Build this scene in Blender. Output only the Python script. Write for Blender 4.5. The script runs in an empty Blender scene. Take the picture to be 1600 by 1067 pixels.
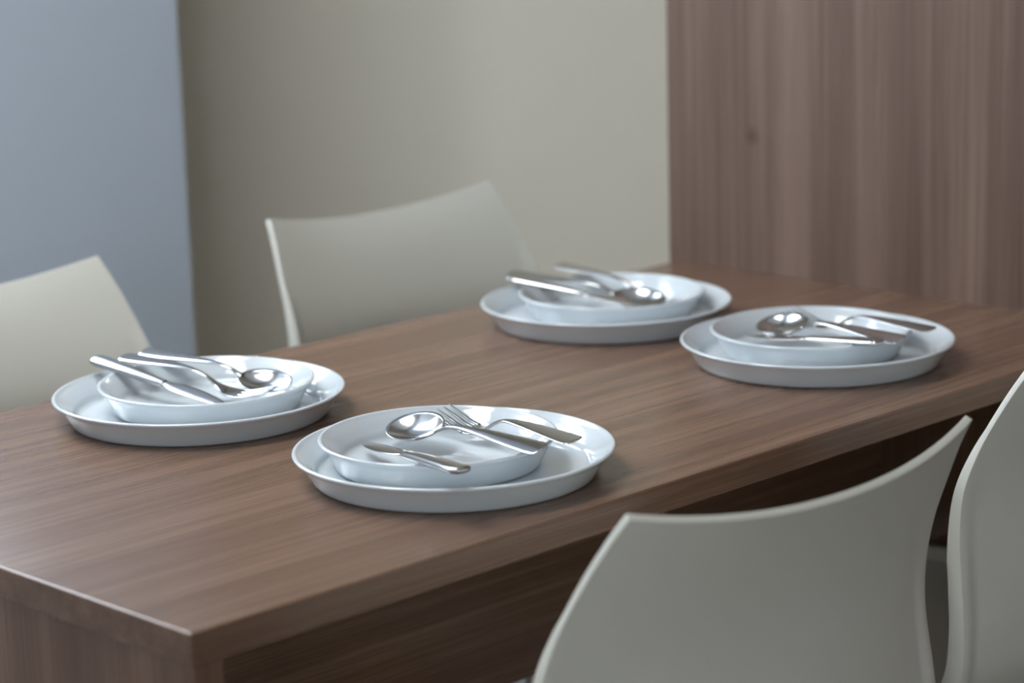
import bpy, bmesh, math, random
from mathutils import Vector, Matrix

# ------------------------------------------------------------------ camera
scene = bpy.context.scene
C = scene.collection
CAM = Vector((-0.9379, -1.266, 1.278))
ROT = Matrix(((0.7065, 0.1701, -0.6870), (-0.7072, 0.1322, -0.6945), (-0.0273, 0.9765, 0.2137)))
cd = bpy.data.cameras.new('camera')
cd.lens = 85.0; cd.sensor_width = 36.0; cd.clip_start = 0.05; cd.clip_end = 60
cd.dof.use_dof = True; cd.dof.focus_distance = 2.06; cd.dof.aperture_fstop = 4.0
co = bpy.data.objects.new('camera', cd); C.objects.link(co)
co.matrix_world = Matrix.Translation(CAM) @ ROT.to_4x4()
scene.camera = co
F_PX = 85.0 / 36.0 * 1600

# ------------------------------------------------------------------ world, exposure
scene.view_settings.view_transform = 'Standard'
scene.view_settings.look = 'None'
scene.view_settings.gamma = 1
scene.view_settings.use_curve_mapping = False
scene.view_settings.exposure = 1.66
w = bpy.data.worlds.new('overcast_sky'); scene.world = w; w.use_nodes = True
bg = w.node_tree.nodes['Background']
bg.inputs[0].default_value = (0.80, 0.90, 1.0, 1); bg.inputs[1].default_value = 5.3

def portal(name, loc, rot, sx, sy):
    l = bpy.data.lights.new(name, 'AREA'); l.shape = 'RECTANGLE'; l.size = sx; l.size_y = sy
    l.cycles.is_portal = True
    o = bpy.data.objects.new(name, l); C.objects.link(o); o.location = loc; o.rotation_euler = rot
    return o

# window rectangles: (x0, x1, z0, z1) in the pale wall, (y0, y1, z0, z1) in the side and end walls
W1 = (0.12, 0.75, 1.20, 2.25)
W2 = (-2.80, -2.00, 1.10, 2.10)  # added unseen window, fill for the sides facing the camera
W3 = (-1.80, -0.30, 0.80, 2.35)  # added unseen window that lights the recessed beige wall
W4 = (0.75, 1.20, 1.35, 2.00)  # added unseen window that brightens the chair edges facing it
FILL_X, FILL_Y, FILL_Z, FILL_W = -0.08, 0.72, 2.45, 5.2
PIER_Y, BACK_Y, SIDE_X, END_X, FRONT_Y, TOP = 1.40, 1.61, -2.5, 3.4, -2.9, 2.6
portal('daylight', ((W1[0]+W1[1])/2, PIER_Y+0.20, (W1[2]+W1[3])/2), (-math.pi/2, 0, 0), W1[1]-W1[0], W1[3]-W1[2])
portal('daylight', (SIDE_X-0.13, (W2[0]+W2[1])/2, (W2[2]+W2[3])/2), (0, -math.pi/2, 0), W2[3]-W2[2], W2[1]-W2[0])

portal('daylight', (END_X+0.13, (W3[0]+W3[1])/2, (W3[2]+W3[3])/2), (0, math.pi/2, 0), W3[3]-W3[2], W3[1]-W3[0])
portal('daylight', (SIDE_X-0.13, (W4[0]+W4[1])/2, (W4[2]+W4[3])/2), (0, -math.pi/2, 0), W4[3]-W4[2], W4[1]-W4[0])

# ------------------------------------------------------------------ materials
def new_mat(name):
    m = bpy.data.materials.new(name); m.use_nodes = True
    return m, m.node_tree.nodes, m.node_tree.links, m.node_tree.nodes['Principled BSDF']

def plain(name, col, rough, metal=0.0, coat=0.0, bump=0.0, bscale=200, var=0.03, spec=0.5):
    m, n, l, b = new_mat(name)
    tc = n.new('ShaderNodeTexCoord'); no = n.new('ShaderNodeTexNoise')
    no.inputs['Scale'].default_value = bscale; no.inputs['Detail'].default_value = 4
    l.new(tc.outputs['Object'], no.inputs['Vector'])
    mx = n.new('ShaderNodeMix'); mx.data_type = 'RGBA'
    mx.inputs[6].default_value = (*[c*(1-var) for c in col], 1); mx.inputs[7].default_value = (*[min(1, c*(1+var)) for c in col], 1)
    l.new(no.outputs['Fac'], mx.inputs[0]); l.new(mx.outputs[2], b.inputs['Base Color'])
    b.inputs['Roughness'].default_value = rough; b.inputs['Metallic'].default_value = metal
    b.inputs['Coat Weight'].default_value = coat; b.inputs['Coat Roughness'].default_value = 0.05
    b.inputs['Specular IOR Level'].default_value = spec
    if bump:
        bp = n.new('ShaderNodeBump'); bp.inputs['Strength'].default_value = bump; bp.inputs['Distance'].default_value = 0.0005
        l.new(no.outputs['Fac'], bp.inputs['Height']); l.new(bp.outputs[0], b.inputs['Normal'])
    return m

def wood(name, grain, dark, mid, light, rough=0.27, fine=(5, 330), broad=(1.2, 48), knot=None, spec=0.65, seed=0.0):
    """laminate with straight grain along the axis `grain`, from stretched noise"""
    m, n, l, b = new_mat(name)
    tc = n.new('ShaderNodeTexCoord')
    def noise(along, across, detail, off):
        mp = n.new('ShaderNodeMapping'); s = [across]*3; s[grain] = along
        mp.inputs['Scale'].default_value = s; mp.inputs['Location'].default_value = (off+seed, off*1.7+seed, off*2.3)
        l.new(tc.outputs['Object'], mp.inputs['Vector'])
        no = n.new('ShaderNodeTexNoise'); no.inputs['Scale'].default_value = 1; no.inputs['Detail'].default_value = detail
        no.inputs['Roughness'].default_value = 0.6
        l.new(mp.outputs[0], no.inputs['Vector']); return no.outputs['Fac']
    nb = noise(*broad, 3, 1.3); nf = noise(*fine, 3, 5.1); npo = noise(fine[0]*5, fine[1]*3.2, 1, 9.7)
    def math_(op, a, bb):
        x = n.new('ShaderNodeMath'); x.operation = op
        for i, v in enumerate((a, bb)):
            if isinstance(v, (int, float)): x.inputs[i].default_value = v
            else: l.new(v, x.inputs[i])
        return x.outputs[0]
    f = math_('ADD', math_('MULTIPLY', nb, 0.62), math_('MULTIPLY', nf, 0.38))
    rp = n.new('ShaderNodeValToRGB'); e = rp.color_ramp.elements
    e[0].position = 0.37; e[0].color = (*dark, 1); e[1].position = 0.64; e[1].color = (*light, 1)
    k = e.new(0.5); k.color = (*mid, 1)
    l.new(f, rp.inputs[0])
    pr = n.new('ShaderNodeValToRGB'); pr.color_ramp.elements[0].position = 0.30; pr.color_ramp.elements[0].color = (0.72, 0.70, 0.68, 1)
    pr.color_ramp.elements[1].position = 0.44; pr.color_ramp.elements[1].color = (1, 1, 1, 1)
    l.new(npo, pr.inputs[0])
    mu = n.new('ShaderNodeMix'); mu.data_type = 'RGBA'; mu.blend_type = 'MULTIPLY'; mu.inputs[0].default_value = 0.5
    l.new(rp.outputs[0], mu.inputs[6]); l.new(pr.outputs[0], mu.inputs[7])
    out = mu.outputs[2]
    if knot:
        mp = n.new('ShaderNodeMapping'); mp.vector_type = 'TEXTURE'
        mp.inputs['Location'].default_value = knot; mp.inputs['Scale'].default_value = (0.05, 0.012, 0.014)
        l.new(tc.outputs['Object'], mp.inputs['Vector'])
        g = n.new('ShaderNodeTexGradient'); g.gradient_type = 'SPHERICAL'; l.new(mp.outputs[0], g.inputs[0])
        kx = n.new('ShaderNodeMix'); kx.data_type = 'RGBA'; kx.blend_type = 'MIX'
        l.new(math_('MULTIPLY', g.outputs['Fac'], 0.75), kx.inputs[0]); l.new(out, kx.inputs[6]); kx.inputs[7].default_value = (0.06, 0.035, 0.025, 1)
        out = kx.outputs[2]
    l.new(out, b.inputs['Base Color'])
    b.inputs['Roughness'].default_value = rough; b.inputs['Specular IOR Level'].default_value = spec
    bp = n.new('ShaderNodeBump'); bp.inputs['Strength'].default_value = 0.03; bp.inputs['Distance'].default_value = 0.0003
    l.new(nf, bp.inputs['Height']); l.new(bp.outputs[0], b.inputs['Normal'])
    return m

WD = ((0.142, 0.076, 0.046), (0.178, 0.099, 0.061), (0.235, 0.139, 0.090))
M_top = wood('walnut_laminate_lengthwise', 0, *WD)
M_end = wood('walnut_laminate_crosswise', 1, *WD, seed=3)
M_leg = wood('walnut_laminate_upright', 2, *WD, seed=7, broad=(0.9, 30))
M_panel = wood('walnut_panel_upright', 2, (0.120, 0.074, 0.054), (0.165, 0.105, 0.079), (0.222, 0.147, 0.113),
               rough=0.5, broad=(0.4, 20), fine=(2, 110), seed=11, spec=0.3, knot=(1.241, 0.529, 0.901))
M_china = plain('white_glazed_porcelain', (0.67, 0.715, 0.74), 0.06, coat=0.3, var=0.004, bscale=12)
M_steel = plain('polished_steel', (0.55, 0.55, 0.55), 0.15, metal=1.0, var=0.02)
M_shell = plain('cream_polypropylene', (0.71, 0.69, 0.61), 0.42, bump=0.05, bscale=500, var=0.01)
M_chrome = plain('brushed_leg_metal', (0.5, 0.5, 0.5), 0.3, metal=1.0)
M_cap = plain('dark_rubber', (0.03, 0.03, 0.03), 0.7)
M_beige = plain('beige_wall_paint', (0.74, 0.69, 0.575), 0.8, bump=0.1, bscale=300, var=0.015)
M_pale = plain('pale_blue_white_wall_paint', (0.66, 0.74, 0.85), 0.7, bump=0.1, bscale=300, var=0.01)
M_white = plain('white_wall_paint', (0.66, 0.655, 0.63), 0.85, bump=0.1, bscale=300, var=0.015)
M_grey = plain('grey_plinth_paint', (0.33, 0.32, 0.31), 0.7, var=0.03)
M_floor = plain('grey_beige_floor', (0.36, 0.32, 0.28), 0.55, bump=0.1, bscale=60, var=0.08)
M_frame = plain('white_window_frame', (0.8, 0.8, 0.8), 0.4)
def glass_mat():
    m, n, l, b = new_mat('clear_window_glass')
    n.remove(b); t = n.new('ShaderNodeBsdfTransparent'); g = n.new('ShaderNodeBsdfGlossy'); g.inputs['Roughness'].default_value = 0.02
    no = n.new('ShaderNodeTexNoise'); no.inputs['Scale'].default_value = 2
    mr = n.new('ShaderNodeMapRange'); mr.inputs[3].default_value = 0.03; mr.inputs[4].default_value = 0.06
    l.new(no.outputs['Fac'], mr.inputs[0])
    x = n.new('ShaderNodeMixShader'); l.new(mr.outputs[0], x.inputs[0])
    l.new(t.outputs[0], x.inputs[1]); l.new(g.outputs[0], x.inputs[2]); l.new(x.outputs[0], n['Material Output'].inputs[0])
    return m
M_glass = glass_mat()

# ------------------------------------------------------------------ helpers
def link(name, me, mat, parent=None, smooth=False):
    me.materials.append(mat) if not me.materials else None
    if smooth:
        for q in me.polygons: q.use_smooth = True
    o = bpy.data.objects.new(name, me); C.objects.link(o)
    if parent: o.parent = parent
    return o

def add_box(bm, a, b):
    a = Vector(a); b = Vector(b)
    r = bmesh.ops.create_cube(bm, size=1)
    s = b - a
    for v in r['verts']: v.co = Vector((v.co.x*s.x, v.co.y*s.y, v.co.z*s.z)) + (a+b)/2
    return r['verts']

def boxes(name, lst, mat, parent=None, bevel=0.0, seg=2):
    bm = bmesh.new()
    for a, b in lst: add_box(bm, a, b)
    if bevel: bmesh.ops.bevel(bm, geom=list(bm.edges), offset=bevel, segments=seg, profile=0.5, affect='EDGES')
    me = bpy.data.meshes.new(name); bm.to_mesh(me); bm.free()
    return link(name, me, mat, parent)

def mesh_from(name, verts, faces, mat, parent=None, smooth=True):
    me = bpy.data.meshes.new(name); me.from_pydata([tuple(v) for v in verts], [], faces)
    bm = bmesh.new(); bm.from_mesh(me); bmesh.ops.recalc_face_normals(bm, faces=bm.faces); bm.to_mesh(me); bm.free()
    me.update()
    return link(name, me, mat, parent, smooth)

def empty(name, loc=(0, 0, 0), rz=0.0):
    o = bpy.data.objects.new(name, None); C.objects.link(o); o.location = loc; o.rotation_euler = (0, 0, rz)
    o.empty_display_size = 0.05
    return o

def tag(o, label, cat, group=None):
    o['label'] = label; o['category'] = cat
    if group: o['group'] = group
    return o

def struct(o, label=None):
    o['kind'] = 'structure'
    if label: o['label'] = label
    return o

def lerp_tab(tab, t):
    if t <= tab[0][0]: return tab[0][1:]
    for a, b in zip(tab, tab[1:]):
        if t <= b[0]:
            k = (t-a[0])/(b[0]-a[0]) if b[0] > a[0] else 0
            k2 = k*k*(3-2*k)*0.35 + k*0.65
            return tuple(x+(y-x)*k2 for x, y in zip(a[1:], b[1:]))
    return tab[-1][1:]

def catmull(pts, n):
    P = [Vector(p) for p in pts]; P = [P[0]*2-P[1]] + P + [P[-1]*2-P[-2]]
    out = []
    for i in range(1, len(P)-2):
        for k in range(n):
            t = k/n; a, b, c, d = P[i-1], P[i], P[i+1], P[i+2]
            out.append(0.5*((2*b)+(c-a)*t+(2*a-5*b+4*c-d)*t*t+(3*b-a-3*c+d)*t**3))
    out.append(P[-2]); return out

# ------------------------------------------------------------------ the room
struct(boxes('floor', [((SIDE_X-0.3, FRONT_Y-0.3, -0.1), (END_X+0.3, BACK_Y+0.3, 0))], M_floor), 'plain grey beige floor of the room')
struct(boxes('ceiling', [((SIDE_X-0.3, FRONT_Y-0.3, TOP), (END_X+0.3, BACK_Y+0.3, TOP+0.1))], M_white), 'plain white ceiling of the room')
PIER_X = 1.075
struct(boxes('wall_left', [((SIDE_X, PIER_Y, 0), (W1[0], PIER_Y+0.3, TOP)), ((W1[1], PIER_Y, 0), (PIER_X, BACK_Y, TOP)),
                           ((W1[0], PIER_Y, 0), (W1[1], PIER_Y+0.3, W1[2])), ((W1[0], PIER_Y, W1[3]), (W1[1], PIER_Y+0.3, TOP))], M_pale),
       'pale bluish white wall standing forward of the beige wall')
struct(boxes('wall_back', [((PIER_X, BACK_Y, 0), (END_X, BACK_Y+0.15, TOP))], M_beige), 'beige wall set back between pale wall and wood panel')
struct(boxes('wall_end', [((END_X, FRONT_Y, 0), (END_X+0.20, W3[0], TOP)), ((END_X, W3[1], 0), (END_X+0.20, BACK_Y, TOP)),
                          ((END_X, W3[0], 0), (END_X+0.20, W3[1], W3[2])), ((END_X, W3[0], W3[3]), (END_X+0.20, W3[1], TOP))], M_white),
       'plain white wall beyond the wood panel')
struct(boxes('wall_front', [((SIDE_X, FRONT_Y-0.15, 0), (END_X, FRONT_Y, TOP))], M_white), 'plain white wall facing the beige wall')
side = []
cuts = [FRONT_Y, W2[0], W2[1], W4[0], W4[1], PIER_Y]
for i, (a, b) in enumerate(zip(cuts, cuts[1:])):
    if i in (1, 3):
        q = W2 if i == 1 else W4
        side += [((SIDE_X-0.20, a, 0), (SIDE_X, b, q[2])), ((SIDE_X-0.20, a, q[3]), (SIDE_X, b, TOP))]
    else: side.append(((SIDE_X-0.20, a, 0), (SIDE_X, b, TOP)))
struct(boxes('wall_side', side, M_white), 'plain white wall facing the free table end')
def window(name, axis, r, c, label):
    """frame with one mullion and two panes set in the opening; axis 0: lies along x at y=c, 1: along y at x=c"""
    P = (lambda u, d, z: (u, c+d, z)) if axis == 0 else (lambda u, d, z: (c+d, u, z))
    def bx(nm, u0, u1, z0, z1, d, mat, par):
        a, b = P(u0, -d, z0), P(u1, d, z1)
        return boxes(nm, [(tuple(map(min, a, b)), tuple(map(max, a, b)))], mat, par)
    e = struct(empty(name), label)
    t = 0.045; mid = (r[0]+r[1])/2
    bx('window_frame', r[0], r[1], r[2], r[2]+t, 0.03, M_frame, e); bx('window_frame', r[0], r[1], r[3]-t, r[3], 0.03, M_frame, e)
    bx('window_frame', r[0], r[0]+t, r[2]+t, r[3]-t, 0.03, M_frame, e); bx('window_frame', r[1]-t, r[1], r[2]+t, r[3]-t, 0.03, M_frame, e)
    bx('mullion', mid-t/2, mid+t/2, r[2]+t, r[3]-t, 0.03, M_frame, e)
    bx('pane', r[0]+t, mid-t/2, r[2]+t, r[3]-t, 0.003, M_glass, e); bx('pane', mid+t/2, r[1]-t, r[2]+t, r[3]-t, 0.003, M_glass, e)
window('window_1', 0, W1, PIER_Y+0.12, 'white framed window in the pale wall')
window('fill_window_2', 1, W2, SIDE_X-0.08, 'unseen white framed window added for fill in the side wall')
window('fill_window_3', 1, W3, END_X+0.08, 'unseen white framed window added to light the beige wall')
window('fill_window_4', 1, W4, SIDE_X-0.08, 'unseen white framed window added to brighten chair edges')
# upright wood panel that the table runs into, on a grey plinth
PX = 1.241
struct(boxes('wall_right', [((PX, FRONT_Y, 0.38), (PX+1.10, 0.660, TOP))], M_panel, bevel=0.001), 'tall walnut panel at the table end, depth behind it added to block light')  # unseen depth behind the face added to shade the beige wall near the pier
struct(boxes('baseboard_right', [((PX+0.006, FRONT_Y, 0), (PX+1.094, 0.654, 0.38))], M_grey), 'plain grey plinth under the walnut panel')

# unseen fill light added over the table, built as a flat ceiling panel
def emitter(name, col, strength):
    m, n, l, b = new_mat(name)
    b.inputs['Base Color'].default_value = (0.8, 0.8, 0.8, 1)
    b.inputs['Emission Color'].default_value = (*col, 1); b.inputs['Emission Strength'].default_value = strength
    return m
cl = tag(empty('added_fill_light', (FILL_X, FILL_Y, TOP)), 'unseen flat fill light panel added above the dining table', 'added fill light')
dz = FILL_Z-TOP
boxes('diffuser', [((-0.45, -0.25, dz), (0.45, 0.25, dz+0.012))], emitter('fill_diffuser', (0.93, 0.97, 1.0), FILL_W), cl)
boxes('housing', [((-0.47, -0.27, dz+0.012), (0.47, 0.27, 0.0))], M_frame, cl, bevel=0.004)

# ------------------------------------------------------------------ the table
DEPTH, LEN, THK, TZ = 0.648, 1.241, 0.0250, 0.74
tb = tag(empty('dining_table', (0, 0, 0)), 'long walnut laminate dining table running up to the wood panel', 'table')
boxes('tabletop', [((0, 0, TZ-THK), (LEN-0.001, DEPTH, TZ))], M_top, tb, bevel=0.0018, seg=3)
boxes('end_panel', [((0.003, 0.002, 0), (0.028, DEPTH-0.002, TZ-THK-0.0005))], M_leg, tb, bevel=0.0008)
boxes('modesty_panel', [((0.0285, 0.324, 0.45), (LEN-0.023, 0.344, TZ-THK-0.0005))], M_top, tb, bevel=0.0008)
boxes('end_panel', [((LEN-0.0225, 0.002, 0.38), (LEN-0.001, 0.344, TZ-THK-0.0005))], M_leg, tb, bevel=0.0008)

# ------------------------------------------------------------------ plates
def lathe(name, prof, mat, seg=128):
    V, Fc = [], []
    n = len(prof)
    for i in range(seg):
        a = 2*math.pi*i/seg
        for r, z in prof: V.append((r*math.cos(a), r*math.sin(a), z))
    for i in range(seg):
        j = (i+1) % seg
        for k in range(n-1):
            Fc.append((i*n+k, j*n+k, j*n+k+1, i*n+k+1))
    cb, ct = len(V), len(V)+1
    V += [(0, 0, prof[0][1]), (0, 0, prof[-1][1])]
    for i in range(seg):
        j = (i+1) % seg
        Fc.append((cb, j*n, i*n)); Fc.append((ct, i*n+n-1, j*n+n-1))
    me = bpy.data.meshes.new(name); me.from_pydata(V, [], Fc)
    bm = bmesh.new(); bm.from_mesh(me); bmesh.ops.recalc_face_normals(bm, faces=bm.faces); bm.to_mesh(me); bm.free()
    for q in me.polygons: q.use_smooth = True
    me.materials.append(mat)
    return me

def plate_profile(R, H, inset, t=0.0044, base=0.0045):
    Rb = R - inset
    p = [(Rb-0.012, 0.0012), (Rb-0.010, 0.0), (Rb-0.004, 0.0), (Rb-0.0012, 0.0008), (Rb, 0.0028)]
    dx, dz = inset, H-0.0028
    for k in range(1, 6):
        s = k/6; p.append((Rb+dx*(s+0.10*math.sin(math.pi*s)*-0.6), 0.0028+dz*s))
    p += [(R+0.0001, H-0.0016), (R-0.0003, H-0.0006), (R-0.0012, H), (R-0.0024, H+0.0002), (R-0.0036, H-0.0003), (R-0.0043, H-0.0014)]
    q = []
    for k in range(1, 6):
        s = 1-k/6; q.append((Rb-t+dx*(s-0.06*math.sin(math.pi*s)), base+0.006+(H-0.0012-base-0.006)*s))
    p += q
    x0 = Rb-t-0.0005
    for k in range(5):
        a = k/4*math.pi/2; p.append((x0-0.006*(1-math.cos(a))*1.2, base+0.006-0.006*math.sin(a)))
    p.append((x0-0.03, base-0.0001)); p.append((0.02, base-0.0002))
    return p

BASE = 0.0045
me_large = lathe('large_plate', plate_profile(0.135, 0.0245, 0.0150, base=BASE), M_china)
me_small = lathe('small_plate', plate_profile(0.101, 0.0260, 0.0135, base=BASE), M_china)
PL = [((0.3970, 0.1559), (0.3991, 0.1773), 'open side near the free table end', 'with the knife lying apart from crossed spoon and fork'),
      ((0.3883, 0.4883), (0.4009, 0.4932), 'wall side near the free table end', 'in front of the pale wall'),
      ((0.9273, 0.4740), (0.9445, 0.4815), 'wall side beside the wood panel', 'in front of the beige wall'),
      ((0.9161, 0.1801), (0.9286, 0.1966), 'open side beside the wood panel', 'with cutlery fanned towards the open side')]
for L_, S_, where, how in PL:
    o = link('dinner_plate', me_large, M_china); o.location = (*L_, TZ)
    tag(o, 'large white plate on the table\'s ' + where, 'plate', 'large white plates on the table')
    o = link('side_plate', me_small, M_china); o.location = (*S_, TZ+BASE)
    tag(o, 'small white plate stacked on the large one, table\'s ' + where, 'plate', 'small white plates holding cutlery')

# ------------------------------------------------------------------ cutlery
LC = 0.195
def loft(name, st, mat, parent, nseg=14, power=2.4):
    """st: stations (x, zc, half width, half thickness, y shift) lofted as rounded flat sections"""
    V, Fc = [], []
    for x, z, hw, ht, ys in st:
        for k in range(nseg):
            a = 2*math.pi*k/nseg; c, s = math.cos(a), math.sin(a)
            V.append((x, ys+hw*math.copysign(abs(c)**(2/power), c), z+ht*math.copysign(abs(s)**(2/power), s)))
    for i in range(len(st)-1):
        for k in range(nseg):
            k2 = (k+1) % nseg
            Fc.append((i*nseg+k, i*nseg+k2, (i+1)*nseg+k2, (i+1)*nseg+k))
    Fc.append(tuple(range(nseg))); Fc.append(tuple(range((len(st)-1)*nseg, len(st)*nseg)))
    return mesh_from(name, V, Fc, mat, parent)

def stations(tab, n):
    x0, x1 = tab[0][0], tab[-1][0]
    pts = catmull([Vector((t[0], t[1], t[2])) for t in tab], n)
    rest = catmull([Vector((t[3], t[4], 0)) for t in tab], n)
    return [(p.x, p.y, max(p.z, 0.0002), max(r.x, 0.0002), r.y) for p, r in zip(pts, rest)]

def make_spoon():
    e = empty('spoon')
    loft('handle', stations([(0.060, -0.0012, 0.0042, 0.0011, 0), (0.066, 0.0006, 0.0030, 0.0014, 0), (0.078, 0.0046, 0.0026, 0.0016, 0),
                             (0.095, 0.0064, 0.0034, 0.0014, 0), (0.125, 0.0050, 0.0060, 0.0012, 0), (0.160, 0.0020, 0.0088, 0.0011, 0),
                             (0.185, 0.0002, 0.0100, 0.0010, 0), (0.1925, 0.0, 0.0092, 0.0010, 0), (0.195, 0.0, 0.0060, 0.0008, 0)], 5), M_steel, e)
    V, Fc = [], []; nr, na = 10, 48
    def out(a):
        c, s = math.cos(a), math.sin(a)
        x = 0.034-0.034*c if c > 0 else 0.034-0.030*c
        return x, 0.0225*s*(1+0.10*c)
    for side in (0, 1):
        for i in range(1, nr+1):
            r = i/nr
            for k in range(na):
                x, y = out(2*math.pi*k/na)
                X = 0.030+(x-0.030)*r; Y = y*r
                z = -0.0088*(1-r**2.3) - (0.0011 if side else 0)*(1 if i < nr else 0.9)
                V.append((X, Y, z))
        V.append((0.030, 0, -0.0088-(0.0011 if side else 0)))
    N = nr*na+1
    for side in (0, 1):
        o = side*N
        for k in range(na):
            k2 = (k+1) % na
            Fc.append((o+nr*na, o+k, o+k2))
            for i in range(nr-1): Fc.append((o+i*na+k, o+i*na+k2, o+(i+1)*na+k2, o+(i+1)*na+k))
    for k in range(na):
        k2 = (k+1) % na; Fc.append(((nr-1)*na+k, (nr-1)*na+k2, N+(nr-1)*na+k2, N+(nr-1)*na+k))
    mesh_from('bowl', V, Fc, M_steel, e)
    return e

def make_fork():
    e = empty('fork')
    loft('handle', stations([(0.040, -0.0128, 0.0105, 0.0010, 0), (0.050, -0.0132, 0.0108, 0.0011, 0), (0.060, -0.0118, 0.0085, 0.0012, 0), (0.070, -0.0080, 0.0042, 0.0014, 0),
                             (0.083, -0.0015, 0.0027, 0.0016, 0), (0.100, 0.0030, 0.0034, 0.0014, 0), (0.125, 0.0034, 0.0060, 0.0012, 0), (0.160, 0.0016, 0.0088, 0.0011, 0),
                             (0.185, 0.0002, 0.0100, 0.0010, 0), (0.1925, 0.0, 0.0092, 0.0010, 0), (0.195, 0.0, 0.0060, 0.0008, 0)], 5), M_steel, e)
    for t in range(4):
        y = (t-1.5)*0.0062
        loft('tine', stations([(0.000, 0.0, 0.0005, 0.0004, y*1.06), (0.004, -0.0015, 0.0010, 0.0008, y*1.06), (0.016, -0.0056, 0.0015, 0.0010, y*1.03),
                               (0.030, -0.0104, 0.0018, 0.0010, y), (0.043, -0.0130, 0.0020, 0.0010, y)], 4), M_steel, e, nseg=8)
    return e

def make_knife():
    e = empty('table_knife')
    # blade: spine straight, edge curved up to the tip; flat side lies face up
    loft('blade', stations([(0.000, 0.0, 0.0004, 0.0003, 0.0030), (0.010, 0.0, 0.0032, 0.0006, 0.0014), (0.030, 0.0, 0.0066, 0.0008, -0.0004), (0.055, 0.0, 0.0082, 0.0009, -0.0010),
                            (0.078, 0.0, 0.0076, 0.0011, -0.0004), (0.090, 0.0, 0.0052, 0.0016, 0), (0.098, 0.0, 0.0046, 0.0024, 0)], 5), M_steel, e, power=2.0)
    loft('handle', stations([(0.094, 0.0, 0.0046, 0.0026, 0), (0.104, 0.0, 0.0054, 0.0030, 0), (0.130, 0.0, 0.0066, 0.0034, 0), (0.160, 0.0, 0.0078, 0.0034, 0),
                             (0.182, 0.0, 0.0084, 0.0032, 0), (0.192, 0.0, 0.0072, 0.0028, 0), (0.195, 0.0, 0.0040, 0.0015, 0)], 5), M_steel, e)
    return e

protos = {}
def cutlery(kind, T, E, label, group, roll=0.0):
    """copy of a piece with its head tip at T and its handle end at E"""
    T, E = Vector(T), Vector(E)
    if kind not in protos:
        protos[kind] = {'s': make_spoon, 'f': make_fork, 'k': make_knife}[kind](); r = protos[kind]
    else:
        src = protos[kind]; r = src.copy(); C.objects.link(r)
        for ch in src.children:
            c = ch.copy(); C.objects.link(c); c.parent = r
    d = E-T; x = d.normalized(); y = Vector((0, 0, 1)).cross(x).normalized(); z = x.cross(y)
    m = Matrix((x, y, z)).transposed()
    r.rotation_euler = (m @ Matrix.Rotation(roll, 3, 'X')).to_euler(); r.location = T; s = d.length/LC; r.scale = (s, s, s)
    return tag(r, label, {'s': 'spoon', 'f': 'fork', 'k': 'knife'}[kind], group)

def along(E, thru, zT, L=LC):
    """head tip at distance L from the handle end E, in the plan direction of `thru`, at height zT"""
    E = Vector(E); d = Vector((thru[0]-E.x, thru[1]-E.y)).normalized()*math.sqrt(max(L*L-(E.z-zT)**2, 0))
    return (E.x+d.x, E.y+d.y, zT)
pos = ['free end, open side', 'free end, wall side', 'wood panel end, wall side', 'wood panel end, open side']
G = 'steel cutlery on the small plates'
RL = math.radians
cutlery('k', (0.3700, 0.2458, 0.7585), (0.2965, 0.0392, 0.7848), 'steel table knife lying apart from the spoon and fork on its plate', G, RL(3))
cutlery('s', (0.4126, 0.2489, 0.7675), (0.3995, 0.0555, 0.7775), 'steel spoon, bowl up, overlapping a fork, with the knife lying apart', G, RL(20))
cutlery('f', (0.461, 0.240, 0.771), (0.4310, 0.0480, 0.779), 'steel fork, tines against the plate rim, its handle touching the spoon overlapping it', G, RL(10))
def piece(kind, E, thru, zT, label, roll=0.0, L=LC): cutlery(kind, along(E, thru, zT, L), E, label, G, RL(roll))
piece('k', (0.3647, 0.6203, 0.7790), (0.3783, 0.4486), 0.757, 'steel knife with raised handle on the plate, ' + pos[1], -15)
piece('f', (0.3860, 0.6030, 0.7800), (0.4130, 0.4798), 0.766, 'steel fork with raised handle on the plate, ' + pos[1], -10, 0.18)
piece('s', (0.4168, 0.6134, 0.7780), (0.4561, 0.4589), 0.761, 'steel spoon with raised handle on the plate, ' + pos[1], -15, 0.175)
piece('s', (0.9150, 0.6090, 0.7790), (0.951, 0.459), 0.762, 'steel spoon with raised handle on the plate, ' + pos[2], -15)
piece('f', (0.9850, 0.6020, 0.7790), (0.981, 0.449), 0.764, 'steel fork with raised handle on the plate, ' + pos[2], -10)
piece('k', (0.8800, 0.5750, 0.7835), (0.921, 0.459), 0.758, 'steel knife with raised handle on the plate, ' + pos[2], -6, 0.180)
piece('s', (0.9080, 0.0720, 0.7770), (0.935, 0.277), 0.767, 'steel spoon with dark reflecting bowl on the plate, ' + pos[3], 18)
piece('f', (0.9540, 0.0700, 0.7790), (0.975, 0.245), 0.771, 'steel fork on the plate, ' + pos[3], 8)
piece('k', (0.8800, 0.0760, 0.7790), (0.905, 0.245), 0.755, 'steel knife on the plate, ' + pos[3], 8)

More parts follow.
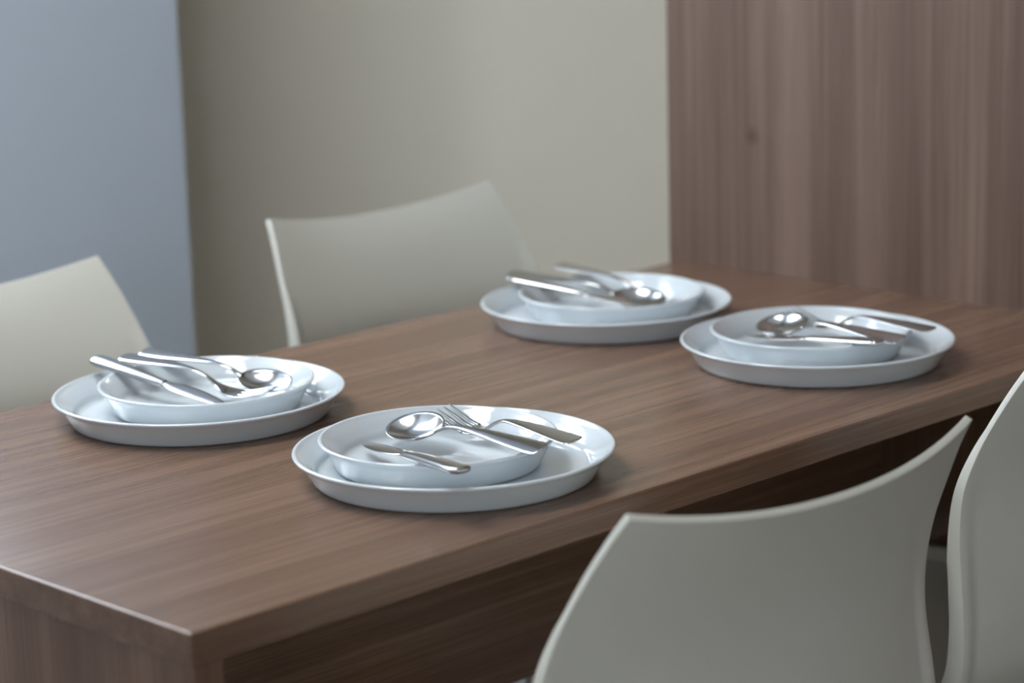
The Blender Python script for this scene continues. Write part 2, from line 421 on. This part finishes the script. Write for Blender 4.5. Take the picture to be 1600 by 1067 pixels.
# ------------------------------------------------------------------ chairs
# edge profile of the moulded shell, from the top of the back down to the front of the seat:
# (y, z, half width, rearward bow of the middle, drop of the middle)
SH = [(0.000, 0.812, 0.1847, 0.025, 0.021), (0.0149, 0.790, 0.1905, 0.026, 0.017), (0.0321, 0.760, 0.1980, 0.028, 0.010), (0.0520, 0.720, 0.2055, 0.031, 0.004),
      (0.0657, 0.680, 0.2110, 0.033, 0.0), (0.0690, 0.640, 0.2130, 0.034, 0.0), (0.0650, 0.595, 0.2160, 0.033, 0.0), (0.0600, 0.545, 0.2190, 0.028, 0.0),
      (0.0640, 0.500, 0.2200, 0.018, 0.003), (0.0900, 0.460, 0.2140, 0.006, 0.006), (0.1350, 0.445, 0.2040, 0.0, 0.010), (0.2400, 0.446, 0.1980, 0.0, 0.012),
      (0.3500, 0.450, 0.1940, 0.0, 0.010), (0.4050, 0.450, 0.1880, 0.0, 0.005), (0.4400, 0.436, 0.1820, 0.0, 0.002), (0.4500, 0.412, 0.1770, 0.0, 0.0)]
def make_chair():
    e = empty('dining_chair')
    A = catmull([Vector(s[:3]) for s in SH], 5); B = catmull([Vector((s[3], s[4], 0)) for s in SH], 5)
    nv = len(A); us = [-1, -0.985, -0.955, -0.935, -0.90] + [(-0.82+1.64*i/22) for i in range(23)] + [0.90, 0.935, 0.955, 0.985, 1]; nu = len(us)
    front = []
    for a, b in zip(A, B):
        for u in us:
            k = 1-abs(u)**2.1
            dn = min(1, max(0, (len(front)//nu/5-3.0)/3.0))
            front.append(Vector((u*a.z, a.x-b.x*k-(0.0035*dn if abs(u) > 0.945 else 0), a.y-b.y*k)))
    # normals of the sitter side by finite differences
    def P(i, j): return front[min(max(i, 0), nv-1)*nu+min(max(j, 0), nu-1)]
    V = list(front); 
    for i in range(nv):
        dn = min(1, max(0, (i/5-2.6)/3.0))
        for j, u in enumerate(us):
            n_ = (P(i, j+1)-P(i, j-1)).cross(P(i+1, j)-P(i-1, j)).normalized()   # points to the back of the shell
            edge = 1 if abs(u) > 0.945 else 0
            t = 0.0062 + dn*(0.002 + 0.013*edge)
            V.append(front[i*nu+j] + n_*t*SGN)
    Fc = []; N = nv*nu
    for i in range(nv-1):
        for j in range(nu-1):
            a = i*nu+j
            Fc.append((a, a+1, a+nu+1, a+nu)); Fc.append((N+a, N+a+nu, N+a+nu+1, N+a+1))
    for i in range(nv-1):
        for j in (0, nu-1): Fc.append((i*nu+j, (i+1)*nu+j, N+(i+1)*nu+j, N+i*nu+j))
    for j in range(nu-1):
        for i in (0, nv-1): Fc.append((i*nu+j, i*nu+j+1, N+i*nu+j+1, N+i*nu+j))
    o = mesh_from('seat_shell', V, Fc, M_shell, e)
    bv = o.modifiers.new('soft_edges', 'BEVEL'); bv.width = 0.0018; bv.segments = 3; bv.limit_method = 'ANGLE'; bv.angle_limit = math.radians(50)
    def tube(name, pts, r, mat):
        pts = [Vector(p) for p in pts]; V, Fc = [], []; ns = 12
        for i, p in enumerate(pts):
            t = (pts[min(i+1, len(pts)-1)]-pts[max(i-1, 0)]).normalized()
            x = t.orthogonal().normalized() if abs(t.z) < 0.9 else Vector((1, 0, 0)); x = (x-t*x.dot(t)).normalized(); y = t.cross(x)
            for k in range(ns):
                a = 2*math.pi*k/ns; V.append(p+x*r*math.cos(a)+y*r*math.sin(a))
        for i in range(len(pts)-1):
            for k in range(ns): Fc.append((i*ns+k, i*ns+(k+1) % ns, (i+1)*ns+(k+1) % ns, (i+1)*ns+k))
        Fc.append(tuple(range(ns))); Fc.append(tuple(range((len(pts)-1)*ns, len(pts)*ns)))
        return mesh_from(name, V, Fc, mat, e)
    for sx in (-1, 1):
        tube('seat_rail', [(sx*0.15, 0.10, 0.424), (sx*0.15, 0.39, 0.424)], 0.009, M_chrome)
        for y0, y1 in ((0.11, 0.06), (0.38, 0.41)):
            lg = tube('leg', [(sx*0.15, y0, 0.426), (sx*0.165, (y0*2+y1)/3, 0.30), (sx*0.19, y1, 0.012)], 0.010, M_chrome)
            c = tube('foot_cap', [(sx*0.1885, y1, 0.03), (sx*0.191, y1, 0.0)], 0.0125, M_cap); c.parent = lg
    return e
SGN = 1
chair = make_chair()
def place(x, y, rz, sx, label):
    global first
    r = chair
    if not first:
        r = chair.copy(); C.objects.link(r)
        for ch in chair.children:
            c = ch.copy(); C.objects.link(c); c.parent = r
            for g in ch.children:
                d = g.copy(); C.objects.link(d); d.parent = c
    first = False
    r.location = (x, y, 0); r.rotation_euler = (0, 0, rz); r.scale = (sx, 1, 1)
    tag(r, label, 'chair', 'cream moulded dining chairs')
first = True
place(0.397, -0.2209, math.radians(-3.4), 1.0, 'cream moulded chair on the open side, facing the plate with the knife set apart')
place(0.996, -0.1550, math.radians(-2), 1.0, 'cream moulded chair on the open side next to the wood panel')
place(0.400, 0.9200, math.pi, 1.0, 'cream moulded chair in front of the pale bluish wall')
place(1.038, 0.9550, math.pi, 1.0, 'cream moulded chair in front of the beige wall')
